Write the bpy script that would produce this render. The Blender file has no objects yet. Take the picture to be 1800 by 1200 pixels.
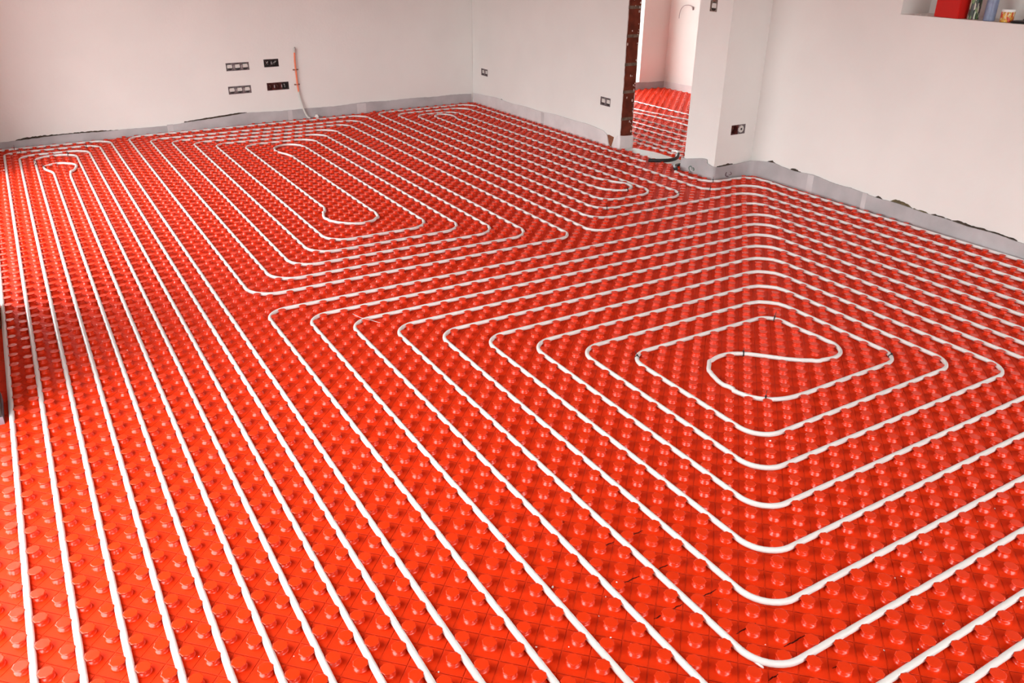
import bpy, bmesh, math, random
from mathutils import Vector, Matrix, noise

random.seed(11)
S = bpy.context.scene
C = S.collection
c = 0.05                      # half-diagonal grid of the studded mat, metres

# ------------------------------------------------------------------ camera
cd = bpy.data.cameras.new('camera')
cam = bpy.data.objects.new('camera', cd)
C.objects.link(cam)
yaw, pitch, roll = 0.5436, 0.4555, 0.0107
fw = Vector((math.sin(yaw)*math.cos(pitch), math.cos(yaw)*math.cos(pitch), -math.sin(pitch)))
rt = Vector((math.cos(yaw), -math.sin(yaw), 0))
up = rt.cross(fw)
r2 = rt*math.cos(roll) + up*math.sin(roll)
u2 = up*math.cos(roll) - rt*math.sin(roll)
M = Matrix((r2, u2, -fw)).transposed().to_4x4()
M.translation = Vector((0.2522, -0.8632, 1.5701))
cam.matrix_world = M
cd.sensor_width = 36
cd.lens = 36*1424.09/1800
cd.clip_start = 0.02
S.camera = cam

# ------------------------------------------------------------------ world, exposure
S.view_settings.view_transform = 'Standard'
S.view_settings.look = 'None'
S.view_settings.gamma = 1
S.view_settings.use_curve_mapping = False
S.view_settings.exposure = 0.16
w = bpy.data.worlds.new('overcast_sky')
S.world = w
w.use_nodes = True
nt = w.node_tree
nt.nodes.clear()
wo = nt.nodes.new('ShaderNodeOutputWorld')
bg = nt.nodes.new('ShaderNodeBackground')
tc = nt.nodes.new('ShaderNodeTexCoord')
sp = nt.nodes.new('ShaderNodeSeparateXYZ')
cr = nt.nodes.new('ShaderNodeValToRGB')
mp = nt.nodes.new('ShaderNodeMapRange')
nt.links.new(tc.outputs['Generated'], sp.inputs[0])
nt.links.new(sp.outputs['Z'], mp.inputs['Value'])
mp.inputs['From Min'].default_value = -1
mp.inputs['From Max'].default_value = 1
nt.links.new(mp.outputs[0], cr.inputs[0])
e = cr.color_ramp.elements
e[0].position = 0.47; e[0].color = (0.13, 0.125, 0.11, 1)
e[1].position = 0.53; e[1].color = (0.92, 0.975, 0.97, 1)
nt.links.new(cr.outputs[0], bg.inputs['Color'])
bg.inputs['Strength'].default_value = 9.0
nt.links.new(bg.outputs[0], wo.inputs[0])

def portal(name, loc, rot, sx, sy):
    l = bpy.data.lights.new(name, 'AREA')
    l.shape = 'RECTANGLE'; l.size = sx; l.size_y = sy
    l.cycles.is_portal = True
    o = bpy.data.objects.new(name, l); C.objects.link(o)
    o.location = loc; o.rotation_euler = rot
    return o
# area-light portals in the window openings: daylight only
H = math.pi/2
portal('daylight_portal', (-0.36, 1.225, 1.10), (0, -H, 0), 2.1, 1.95)
portal('daylight_portal', (-0.36, 4.725, 1.10), (0, -H, 0), 2.1, 2.65)
portal('daylight_portal', (2.5, -2.35, 1.55), (H, 0, math.pi), 3.8, 1.4)
portal('daylight_portal', (5.88, 7.40, 1.1), (-H, 0, math.pi), 1.87, 2.0)

# ------------------------------------------------------------------ helpers
def tag(o, label=None, cat=None, group=None, kind=None):
    if label: o['label'] = label
    if cat: o['category'] = cat
    if group: o['group'] = group
    if kind: o['kind'] = kind
    return o

def empty(name, loc, label, cat, group=None, rot=0):
    o = bpy.data.objects.new(name, None); C.objects.link(o)
    o.empty_display_size = 0.05
    o.location = loc; o.rotation_euler = (0, 0, rot)
    return tag(o, label, cat, group)

def mesh_obj(name, verts, faces, m, parent=None, smooth=False):
    me = bpy.data.meshes.new(name)
    me.from_pydata([tuple(v) for v in verts], [], faces)
    me.validate(); me.update()
    if smooth:
        for p in me.polygons: p.use_smooth = True
    o = bpy.data.objects.new(name, me); C.objects.link(o)
    if m: me.materials.append(m)
    if parent: o.parent = parent
    return o

def bm_obj(name, bm, m, parent=None, smooth=False):
    bmesh.ops.recalc_face_normals(bm, faces=bm.faces)
    me = bpy.data.meshes.new(name); bm.to_mesh(me); bm.free()
    if smooth:
        for p in me.polygons: p.use_smooth = True
    o = bpy.data.objects.new(name, me); C.objects.link(o)
    if m: me.materials.append(m)
    if parent: o.parent = parent
    return o

class G:
    """collects verts and faces in one list, with a local matrix"""
    def __init__(s, mat=None): s.v = []; s.f = []; s.m = mat or Matrix()
    def add(s, vs, fs):
        b = len(s.v); s.v += [s.m @ Vector(v) for v in vs]; s.f += [[b+i for i in f] for f in fs]
    def box(s, x0, x1, y0, y1, z0, z1):
        s.add([(x0,y0,z0),(x1,y0,z0),(x1,y1,z0),(x0,y1,z0),(x0,y0,z1),(x1,y0,z1),(x1,y1,z1),(x0,y1,z1)],
              [(0,3,2,1),(4,5,6,7),(0,1,5,4),(1,2,6,5),(2,3,7,6),(3,0,4,7)])
    def lathe(s, prof, n=24, axis='z', ctr=(0,0,0), caps=True):
        vs = []; fs = []
        for r, h in prof:
            for i in range(n):
                a = 2*math.pi*i/n
                p = (r*math.cos(a), r*math.sin(a), h)
                if axis == 'y': p = (p[0], p[2], -p[1])
                vs.append((p[0]+ctr[0], p[1]+ctr[1], p[2]+ctr[2]))
        for k in range(len(prof)-1):
            for i in range(n):
                j = (i+1) % n
                fs.append((k*n+i, k*n+j, (k+1)*n+j, (k+1)*n+i))
        if caps:
            fs.append(tuple(range(n))[::-1]); fs.append(tuple((len(prof)-1)*n+i for i in range(n)))
        s.add(vs, fs)
    def tube(s, pts, r, n=10, cap=True):
        pts = [Vector(p) for p in pts]
        vs = []; fs = []
        N = len(pts)
        up0 = Vector((0, 0, 1))
        prev = None
        for i, p in enumerate(pts):
            t = (pts[min(i+1, N-1)] - pts[max(i-1, 0)])
            if t.length < 1e-9: t = Vector((1, 0, 0))
            t.normalize()
            if prev is None:
                a = up0 if abs(t.z) < 0.9 else Vector((1, 0, 0))
                x = a.cross(t).normalized()
            else:
                x = (prev - t*prev.dot(t)).normalized()
            prev = x
            y = t.cross(x)
            rr = r[i] if isinstance(r, (list, tuple)) else r
            for k in range(n):
                a = 2*math.pi*k/n
                vs.append(p + x*(rr*math.cos(a)) + y*(rr*math.sin(a)))
        for i in range(N-1):
            for k in range(n):
                j = (k+1) % n
                fs.append((i*n+k, i*n+j, (i+1)*n+j, (i+1)*n+k))
        if cap:
            fs.append(tuple(range(n))[::-1]); fs.append(tuple((N-1)*n+k for k in range(n)))
        s.add(vs, fs)
    def obj(s, name, m, parent=None, smooth=False):
        bm = bmesh.new()
        vv = [bm.verts.new(v) for v in s.v]
        for f in s.f:
            try: bm.faces.new([vv[i] for i in f])
            except ValueError: pass
        return bm_obj(name, bm, m, parent, smooth)

# ------------------------------------------------------------------ materials
def mat(name, col, rough=0.6, spec=0.5, metal=0.0, noise_amt=0.0, noise_scale=8.0, bump=0.0, bump_scale=60.0, coat=0.0, col2=None):
    m = bpy.data.materials.new(name); m.use_nodes = True
    n = m.node_tree; b = n.nodes['Principled BSDF']
    b.inputs['Base Color'].default_value = (*col, 1)
    b.inputs['Roughness'].default_value = rough
    b.inputs['Specular IOR Level'].default_value = spec
    b.inputs['Metallic'].default_value = metal
    b.inputs['Coat Weight'].default_value = coat
    if noise_amt or col2:
        t = n.nodes.new('ShaderNodeTexCoord')
        tx = n.nodes.new('ShaderNodeTexNoise'); tx.inputs['Scale'].default_value = noise_scale
        tx.inputs['Detail'].default_value = 5
        n.links.new(t.outputs['Object'], tx.inputs['Vector'])
        r = n.nodes.new('ShaderNodeValToRGB')
        k = noise_amt
        c2 = col2 or tuple(x*(1-k) for x in col)
        r.color_ramp.elements[0].color = (*c2, 1); r.color_ramp.elements[0].position = 0.35
        r.color_ramp.elements[1].color = (*col, 1); r.color_ramp.elements[1].position = 0.65
        n.links.new(tx.outputs['Fac'], r.inputs[0]); n.links.new(r.outputs[0], b.inputs['Base Color'])
    if bump:
        t = n.nodes.new('ShaderNodeTexCoord')
        tx = n.nodes.new('ShaderNodeTexNoise'); tx.inputs['Scale'].default_value = bump_scale
        tx.inputs['Detail'].default_value = 4
        n.links.new(t.outputs['Object'], tx.inputs['Vector'])
        bp = n.nodes.new('ShaderNodeBump'); bp.inputs['Strength'].default_value = bump
        bp.inputs['Distance'].default_value = 0.004
        n.links.new(tx.outputs['Fac'], bp.inputs['Height']); n.links.new(bp.outputs[0], b.inputs['Normal'])
    return m

PLASTER = mat('white_plaster', (0.83, 0.80, 0.77), 0.9, 0.2, noise_amt=0.05, noise_scale=1.6, bump=0.25, bump_scale=45)
CEIL = mat('ceiling_bounce_grey', (0.52, 0.51, 0.49), 0.95, 0.1, bump=0.1, bump_scale=30)  # unseen ceiling, its grey chosen to weaken the pink bounce light
CONCRETE = mat('screed_grey', (0.42, 0.41, 0.39), 0.95, 0.2, noise_amt=0.2, noise_scale=6, bump=0.4)
PIPE = mat('white_pex', (0.74, 0.715, 0.695), 0.32, 0.5, noise_amt=0.03, noise_scale=3)
FOIL = mat('grey_foam_foil', (0.50, 0.475, 0.485), 0.55, 0.4, noise_amt=0.22, noise_scale=5.0, bump=0.5, bump_scale=14)
FOILW = mat('pale_foam_foil', (0.74, 0.70, 0.70), 0.5, 0.4, noise_amt=0.12, noise_scale=6.0, bump=0.5, bump_scale=14)
FOILM = mat('light_grey_foam_foil', (0.62, 0.585, 0.59), 0.55, 0.4, noise_amt=0.15, noise_scale=6.0)
FILM = mat('white_plastic_film', (0.74, 0.76, 0.75), 0.45, 0.4, noise_amt=0.06, bump=0.5, bump_scale=10)
GAP = mat('raw_masonry', (0.085, 0.06, 0.045), 0.95, 0.1, noise_amt=0.5, noise_scale=40, bump=0.8, bump_scale=70)
GAPG = mat('raw_masonry_ochre', (0.16, 0.125, 0.07), 0.95, 0.1, noise_amt=0.5, noise_scale=40, bump=0.8, bump_scale=70)
BRICK = mat('red_clay_block', (0.17, 0.034, 0.017), 0.9, 0.2, noise_amt=0.45, noise_scale=14, bump=0.7, bump_scale=50)
MORTAR = mat('brown_mortar', (0.20, 0.14, 0.105), 0.95, 0.1, noise_amt=0.5, noise_scale=25, bump=0.9, bump_scale=60)
SPLAT = mat('plaster_splash', (0.62, 0.48, 0.42), 0.9, 0.2, noise_amt=0.2, noise_scale=60)
BOXGREY = mat('grey_box_plastic', (0.24, 0.185, 0.19), 0.6, 0.4, noise_amt=0.3, noise_scale=60)
BOXDARK = mat('black_box_plastic', (0.045, 0.03, 0.028), 0.6, 0.4, noise_amt=0.4, noise_scale=60)
BOXRED = mat('dark_red_box_plastic', (0.12, 0.022, 0.018), 0.6, 0.4, noise_amt=0.4, noise_scale=60)
INSERT = mat('pale_socket_insert', (0.70, 0.66, 0.62), 0.5, 0.5, noise_amt=0.15, noise_scale=80)
WIREW = mat('pale_cable', (0.62, 0.58, 0.54), 0.5, 0.4)
WIREG = mat('grey_mauve_cable', (0.42, 0.36, 0.37), 0.5, 0.4)
ORANGE = mat('orange_conduit', (0.85, 0.23, 0.12), 0.45, 0.4, noise_amt=0.1, noise_scale=30)
CONDW = mat('pale_grey_conduit', (0.60, 0.60, 0.56), 0.45, 0.4)
CLIP = mat('brown_clip', (0.24, 0.09, 0.06), 0.6, 0.4)
BLACK = mat('black_rubber', (0.012, 0.012, 0.013), 0.45, 0.4, bump=0.3, bump_scale=80)
CHIP = mat('white_plaster_chip', (0.86, 0.83, 0.80), 0.8, 0.3)
REDBOX = mat('red_painted_box', (0.62, 0.010, 0.006), 0.5, 0.3, noise_amt=0.05)
FRAME = mat('dark_window_frame', (0.035, 0.03, 0.028), 0.5, 0.4)
FRAMEL = mat('weathered_wood_post', (0.42, 0.27, 0.16), 0.8, 0.3, noise_amt=0.5, noise_scale=25)
STEEL = mat('grey_metal_foot', (0.32, 0.35, 0.42), 0.4, 0.5, metal=0.6)
WHITEF = mat('white_window_frame', (0.82, 0.82, 0.80), 0.4, 0.4)

def glass_mat():
    m = bpy.data.materials.new('clear_window_glass'); m.use_nodes = True
    n = m.node_tree; n.nodes.clear()
    o = n.nodes.new('ShaderNodeOutputMaterial'); t = n.nodes.new('ShaderNodeBsdfTransparent')
    g = n.nodes.new('ShaderNodeBsdfGlossy'); g.inputs['Roughness'].default_value = 0.02
    x = n.nodes.new('ShaderNodeMixShader'); x.inputs[0].default_value = 0.06
    n.links.new(t.outputs[0], x.inputs[1]); n.links.new(g.outputs[0], x.inputs[2]); n.links.new(x.outputs[0], o.inputs[0])
    return m
GLASS = glass_mat()

def red_mat(name, grooves):
    m = mat(name, (0.72, 0.030, 0.003), 0.6 if grooves else 0.24, 0.14 if grooves else 0.5)
    n = m.node_tree; b = n.nodes['Principled BSDF']
    t = n.nodes.new('ShaderNodeTexCoord')
    tx = n.nodes.new('ShaderNodeTexNoise'); tx.inputs['Scale'].default_value = 9
    n.links.new(t.outputs['Object'], tx.inputs['Vector'])
    mx = n.nodes.new('ShaderNodeMix'); mx.data_type = 'RGBA'
    n.links.new(tx.outputs['Fac'], mx.inputs[0])
    mx.inputs[6].default_value = (0.71, 0.029, 0.0015, 1); mx.inputs[7].default_value = (0.77, 0.036, 0.0030, 1)
    n.links.new(mx.outputs[2], b.inputs['Base Color'])
    if grooves:
        s = n.nodes.new('ShaderNodeSeparateXYZ'); n.links.new(t.outputs['Object'], s.inputs[0])
        def M_(op, a, b_=None, c_=None):
            q = n.nodes.new('ShaderNodeMath'); q.operation = op
            for i, v in enumerate((a, b_, c_)):
                if v is None: continue
                if isinstance(v, (int, float)): q.inputs[i].default_value = v
                else: n.links.new(v, q.inputs[i])
            return q.outputs[0]
        def ridge(x, off):
            # distance (in cells) to the nearest groove line, spaced 2 cells apart
            y = M_('ADD', M_('DIVIDE', x, c), off)
            d = M_('PINGPONG', y, 1.0)
            q = n.nodes.new('ShaderNodeMapRange'); q.interpolation_type = 'SMOOTHSTEP'
            n.links.new(d, q.inputs['Value'])
            q.inputs['From Min'].default_value = 0.0; q.inputs['From Max'].default_value = 0.075
            return q.outputs[0]
        a = ridge(M_('ADD', s.outputs['X'], s.outputs['Y']), 1.0)    # u+v odd
        d = ridge(M_('SUBTRACT', s.outputs['X'], s.outputs['Y']), 0.0)  # u-v even
        h = M_('MINIMUM', a, d)
        bp = n.nodes.new('ShaderNodeBump'); bp.inputs['Strength'].default_value = 0.8; bp.inputs['Distance'].default_value = 0.004
        n.links.new(h, bp.inputs['Height']); n.links.new(bp.outputs[0], b.inputs['Normal'])
    return m
REDSHEET = red_mat('red_moulded_sheet', True)
REDSTUD = red_mat('red_moulded_stud', False)

# ------------------------------------------------------------------ the room shell
def slab(name, A, B, z0, z1, depth, empties, m, kind='structure', side=1):
    """wall from A to B (u,v cells); inner face on the line; `depth` metres outwards.
    empties: (s0,s1,z0,z1,d0,d1) boxes cut out, metres along / up / outwards."""
    a = Vector((A[0]*c, A[1]*c, 0)); b = Vector((B[0]*c, B[1]*c, 0))
    L = (b-a).length; t = (b-a).normalized()
    nout = Vector((t.y, -t.x, 0))*side
    xs = sorted({0, L, *[min(max(e[i], 0), L) for e in empties for i in (0, 1)]})
    zs = sorted({z0, z1, *[min(max(e[i], z0), z1) for e in empties for i in (2, 3)]})
    ds = sorted({0, depth, *[min(max(e[i], 0), depth) for e in empties for i in (4, 5)]})
    def solid(i, j, k):
        if not (0 <= i < len(xs)-1 and 0 <= j < len(ds)-1 and 0 <= k < len(zs)-1): return False
        x = (xs[i]+xs[i+1])/2; y = (ds[j]+ds[j+1])/2; z = (zs[k]+zs[k+1])/2
        return not any(e[0] < x < e[1] and e[2] < z < e[3] and e[4] < y < e[5] for e in empties)
    bm = bmesh.new(); cache = {}
    def V(i, j, k):
        if (i, j, k) not in cache:
            cache[(i, j, k)] = bm.verts.new(a + t*xs[i] + nout*ds[j] + Vector((0, 0, zs[k])))
        return cache[(i, j, k)]
    for i in range(len(xs)-1):
        for j in range(len(ds)-1):
            for k in range(len(zs)-1):
                if not solid(i, j, k): continue
                for (di, dj, dk, q) in ((-1,0,0,((0,0,0),(0,0,1),(0,1,1),(0,1,0))), (1,0,0,((1,0,0),(1,1,0),(1,1,1),(1,0,1))),
                                        (0,-1,0,((0,0,0),(1,0,0),(1,0,1),(0,0,1))), (0,1,0,((0,1,0),(0,1,1),(1,1,1),(1,1,0))),
                                        (0,0,-1,((0,0,0),(0,1,0),(1,1,0),(1,0,0))), (0,0,1,((0,0,1),(1,0,1),(1,1,1),(0,1,1)))):
                    if not solid(i+di, j+dj, k+dk):
                        bm.faces.new([V(i+p, j+r, k+s) for p, r, s in q])
    o = bm_obj(name, bm, m)
    o['kind'] = kind
    return o, (a, t, nout)

Z0, ZC = -0.03, 2.5
def floor_box(name, u0, u1, v0, v1, z0, z1, m):
    g = G(); g.box(u0*c, u1*c, v0*c, v1*c, z0, z1)
    o = g.obj(name, m); o['kind'] = 'structure'; return o
floor_box('floor', -7.5, 150, -50, 152, -0.13, Z0, CONCRETE)
floor_box('ceiling', -7, 150, -50, 152, ZC, ZC+0.15, CEIL)

BT = 0.05   # depth of the wall boxes cut into the plaster
MOD = 0.071
# wall boxes: (s of left edge, z of bottom, modules)
back_boxes = [(2.003, 0.497, 3), (1.996, 0.290, 3), (2.356, 0.509, 2), (2.360, 0.296, 3)]
# seen from the room the back wall runs left to right with s
wb, WB = slab('wall_back', (-1.3, 141.45), (93.95, 145.34), Z0, ZC, 0.3,
              [(1.3*c+s, 1.3*c+s+n*MOD, z, z+MOD, 0, BT) for s, z, n in back_boxes], PLASTER, side=-1)
def on_back(s, z, d=0.0):
    a, t, n = WB
    return a + t*(s + 1.3*c) + Vector((0, 0, z)) - n*d        # d metres into the room

door_boxes = [(2.352, 0.310, 2), (0.218, 0.329, 2)]
wd, WD = slab('wall_doorway', (92.5, 76.5), (92.5, 145.2), Z0, ZC, 0.13,
              [(-1, 0.81, -1, 2.08, -1, 1)] + [(0.75+s, 0.75+s+n*MOD, z, z+MOD, 0, BT) for s, z, n in door_boxes], PLASTER, side=1)
def on_door(s, z, d=0.0):
    a, t, n = WD
    return a + t*(s+0.75) + Vector((0, 0, z)) - n*d

# block of wall right of the doorway, its face towards the room and its return
wp, WP = slab('wall_pillar', (92.6, 70.0), (92.6, 76.5), Z0, ZC, 0.44,
              [(0.152, 0.152+MOD, 1.158, 1.158+3*MOD, 0, BT),
               (-1, BT, 0.317, 0.317+MOD, 0.131, 0.131+2*MOD)], PLASTER, side=1)
def on_front(s, z, d=0.0):
    a, t, n = WP
    return a + t*s + Vector((0, 0, z)) - n*d
def on_return(s, z, d=0.0):      # s metres away from the room corner, face looks to -Y
    a, t, n = WP
    return a + n*s + Vector((0, 0, z)) - t*d

wr, WR = slab('wall_right', (98.7, 26), (100.25, 70.4), Z0, ZC, 0.36, [(0.03, 1.152, 1.214, 1.78, 0, 0.26)], PLASTER, side=1)
def on_right(s, z, d=0.0):
    a, t, n = WR
    return a + t*s + Vector((0, 0, z)) - n*d
slab('wall_right_near', (98.7, -44), (98.7, 26), Z0, ZC, 0.36, [], PLASTER, side=1)

w1, W1 = slab('wall_left', (-0.98, -44), (-0.98, 141.5), Z0, ZC, 0.3,
     [(44*c+5*c, 44*c+44*c, -1, 2.15, -1, 1), (44*c+68*c, 44*c+121*c, 0.03, 2.15, -1, 1)], PLASTER, side=-1)
slab('wall_front', (-7, -44), (105, -44), Z0, ZC, 0.3, [(7*c+12*c, 7*c+88*c, 0.85, 2.25, -1, 1)], PLASTER, side=1)
slab('wall_far_back', (95.12, 142.52), (144.2, 141.5), Z0, ZC, 0.3, [(0.20, 2.058, 0.085, 2.15, -1, 1)], PLASTER, side=-1)
slab('wall_far_right', (144.0, 60), (144.0, 147), Z0, ZC, 0.2, [], PLASTER, side=1)
slab('wall_far_front', (101.4, 74.0), (144.0, 74.0), Z0, ZC, 0.2, [], PLASTER, side=1)

# windows: frame and thin pane
def window(name, axis, at, a0, a1, z0, z1, nb, m, t=0.06):
    g = G()
    def bar(p0, p1, q0, q1):
        if axis == 'x': g.box(at, at+t, p0, p1, q0, q1)
        else: g.box(p0, p1, at, at+t, q0, q1)
    b = 0.05
    bar(a0, a1, z0, z0+b); bar(a0, a1, z1-b, z1)
    for i in range(nb+1):
        x = a0 + (a1-a0-b)*i/nb
        bar(x, x+b, z0+b, z1-b)
    fr = g.obj(name, m); fr['kind'] = 'structure'
    g = G()
    for i in range(nb):
        x0 = a0 + (a1-a0-b)*i/nb + b; x1 = a0 + (a1-a0-b)*(i+1)/nb
        if axis == 'x': g.box(at+0.027, at+0.033, x0, x1, z0+b, z1-b)
        else: g.box(x0, x1, at+0.027, at+0.033, z0+b, z1-b)
    g.obj('glass_pane', GLASS, fr)
    return fr
window('window_1', 'x', -0.33, 5*c+0.001, 44*c-0.001, -0.029, 2.149, 2, FRAME)
window('window_2', 'x', -0.33, 68*c+0.001, 121*c-0.001, 0.031, 2.149, 2, FRAME)
window('window_3', 'y', -44*c-0.18, 12*c+0.001, 88*c-0.001, 0.851, 2.249, 3, WHITEF)
window('window_4', 'y', 142.2*c+0.12, 99.13*c, 136.25*c, 0.086, 2.149, 1, WHITEF)

# posts of the left windows that just enter the frame
g = G(); g.box(-0.98*c, -0.52*c, 44.2*c, 48*c, 0.03, 2.2)
p = g.obj('trim_1', FRAME); p['kind'] = 'structure'
g = G(); g.box(-0.98*c, -0.50*c, 44.15*c, 48.05*c, 0.0, 0.03); g.obj('metal_foot', STEEL, p)
g = G(); g.box(-0.98*c, -0.28*c, 62.6*c, 68*c, 0.0, 2.2)
p = g.obj('trim_2', FRAMEL); p['kind'] = 'structure'

# ------------------------------------------------------------------ brick end of the doorway wall
y0 = 92.7*c - 0.006
g = G()
random.seed(3)
zb = 0.06
joints = []
while zb < 2.06:
    h = 0.188 + random.uniform(-0.01, 0.01)
    z1 = min(zb+h, 2.07)
    x0 = 92.5*c + 0.004 + random.uniform(0, 0.004); x1 = 95.1*c - 0.002 - random.uniform(0, 0.006)
    n = 6
    vs = []; fs = []
    for k in range(n+1):
        zz = zb + (z1-zb)*k/n
        for xx in (x0+random.uniform(-.002, .003), x1+random.uniform(-.004, .002)):
            vs += [(xx, y0+random.uniform(-.001, .002), zz), (xx, 92.7*c+0.0005, zz)]
    for k in range(n):
        b_ = k*4
        fs += [(b_, b_+2, b_+6, b_+4), (b_, b_+4, b_+5, b_+1), (b_+2, b_+3, b_+7, b_+6)]
    fs += [(0, 1, 3, 2), (n*4, n*4+2, n*4+3, n*4+1)]
    g.add(vs, fs)
    joints.append((z1, z1+0.024))
    zb = z1 + 0.024
g.obj('brick_course', BRICK, wd)
g = G()
for a_, b_ in joints:
    if b_ < 2.08: g.box(92.5*c+0.003, 95.05*c, y0+0.003, 92.7*c+0.0005, a_-0.001, b_+0.001)
g.obj('mortar_joint', MORTAR, wd)
# splashes of plaster on the bricks
g = G()
random.seed(8)
for k in range(34):
    z = random.uniform(0.12, 1.25); x = random.uniform(92.7, 95.0)*c
    if random.random() < 0.5: x = (94.8+random.uniform(-.1, .1))*c
    r = random.uniform(0.0025, 0.007)
    ang = [random.uniform(0.6, 1.2) for _ in range(7)]
    vs = [(x+r*a*math.cos(i*.8976), y0-0.0018, z+r*1.5*a*math.sin(i*.8976)) for i, a in enumerate(ang)]
    vs += [(x+(v[0]-x)*1.2, y0+0.002, z+(v[2]-z)*1.2) for v in vs]
    g.add(vs, [tuple(range(7))] + [(i, (i+1) % 7, 7+(i+1) % 7, 7+i) for i in range(7)])
g.obj('plaster_splash', SPLAT, wd)

# ------------------------------------------------------------------ rough dark gaps between plaster and edge strips
def gap(fn, pts, parent, m, jag=0.004, d=0.0025, seed=0):
    """pts: (s, z_bottom, z_top) along the wall"""
    rnd = random.Random(seed)
    P = []
    for (a, b) in zip(pts[:-1], pts[1:]):
        n = max(2, int(abs(b[0]-a[0])/0.012))
        for i in range(n):
            f = i/n
            P.append(tuple(a[k]+(b[k]-a[k])*f for k in range(3)))
    P.append(pts[-1])
    vs = []; fs = []
    for s, zb, zt in P:
        zt2 = max(zb+0.001, zt + rnd.uniform(-jag, jag))
        for z, dd in ((zb, 0), (zb, d), (zt2, d), (zt2, 0)):
            vs.append(fn(s, z, dd))
    N = len(P)
    for i in range(N-1):
        for k in range(3):
            fs.append((i*4+k, i*4+k+1, i*4+5+k, i*4+4+k))
    fs += [(0, 1, 2, 3), ((N-1)*4+3, (N-1)*4+2, (N-1)*4+1, (N-1)*4)]
    return mesh_obj('bare_masonry_gap', vs, fs, m, parent)
gap(on_back, [(0.20, .055, .066), (0.27, .06, .080), (0.38, .06, .084), (0.55, .06, .083), (0.73, .062, .082), (0.86, .064, .078), (1.0, .062, .070)], wb, GAP, 0.003, seed=1)
gap(on_back, [(1.56, .075, .086), (1.75, .085, .100), (1.93, .096, .112), (2.06, .105, .1195), (2.14, .112, .116)], wb, GAP, 0.0015, seed=2)
gap(on_back, [(-0.03, .06, .070), (0.03, .06, .078), (0.07, .06, .066)], wb, GAP, 0.004, seed=21)
for i, (q, m_) in enumerate([([(1.305, .10, .116), (1.27, .10, .121), (1.225, .10, .113)], GAP),
          ([(1.062, .095, .108), (1.04, .095, .120), (1.005, .095, .109)], GAP),
          ([(0.955, .09, .104), (0.92, .09, .126), (0.87, .09, .130), (0.82, .09, .120), (0.78, .09, .108), (0.70, .09, .107), (0.665, .09, .103)], GAPG),
          ([(0.645, .09, .104), (0.62, .09, .110), (0.575, .09, .108), (0.51, .088, .105)], GAP),
          ([(0.505, .088, .104), (0.47, .088, .112), (0.38, .088, .109), (0.30, .088, .111), (0.2, .088, .108), (0.125, .088, .107), (0.10, .088, .101)], GAP),
          ([(2.03, .11, .132), (1.985, .11, .146), (1.945, .11, .128)], GAP),
          ([(1.80, .11, .128), (1.76, .11, .134), (1.70, .11, .124)], GAP)]):
    gap(on_right, q, wr, m_, 0.003, seed=30+i)
gap(on_return, [(0.03, .085, .099), (0.10, .085, .1005), (0.14, .085, .108), (0.19, .085, .098)], wp, GAP, 0.002, seed=50)
gap(on_door, [(2.09, .11, .118), (2.06, .11, .127), (2.03, .11, .116)], wd, GAP, 0.002, seed=51)
# broken-out corner of plaster showing the brick by the doorway
g = G(); fr = [on_door(0.242, .094, .003), on_door(0.20, .099, .003), on_door(0.138, .090, .003), on_door(0.150, .05, .003), on_door(0.168, .005, .003), on_door(0.184, .005, .003), on_door(0.215, .055, .003)]
bk = [on_door(0.242, .094, 0), on_door(0.20, .099, 0), on_door(0.138, .090, 0), on_door(0.150, .05, 0), on_door(0.168, .005, 0), on_door(0.184, .005, 0), on_door(0.215, .055, 0)]
g.add(fr+bk, [tuple(range(7))] + [(i, (i+1) % 7, 7+(i+1) % 7, 7+i) for i in range(7)])
g.obj('exposed_brick', mat('exposed_brown_brick', (0.30, 0.11, 0.06), 0.9, 0.2, noise_amt=0.4, noise_scale=30), wd)

# ------------------------------------------------------------------ the pipes: routes on the stud grid
def parity_k(P, d1, d2, pref):
    for k in pref:
        a = (P[0]-d1[0]*k, P[1]-d1[1]*k); b = (P[0]+d2[0]*k, P[1]+d2[1]*k)
        if abs((a[0]+a[1])-(b[0]+b[1])) < 1e-6: ok = int(round(a[0]+a[1])) % 2 == 1
        else: ok = int(round(a[0]-a[1])) % 2 == 0
        if ok: return k
    return pref[0]

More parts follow.
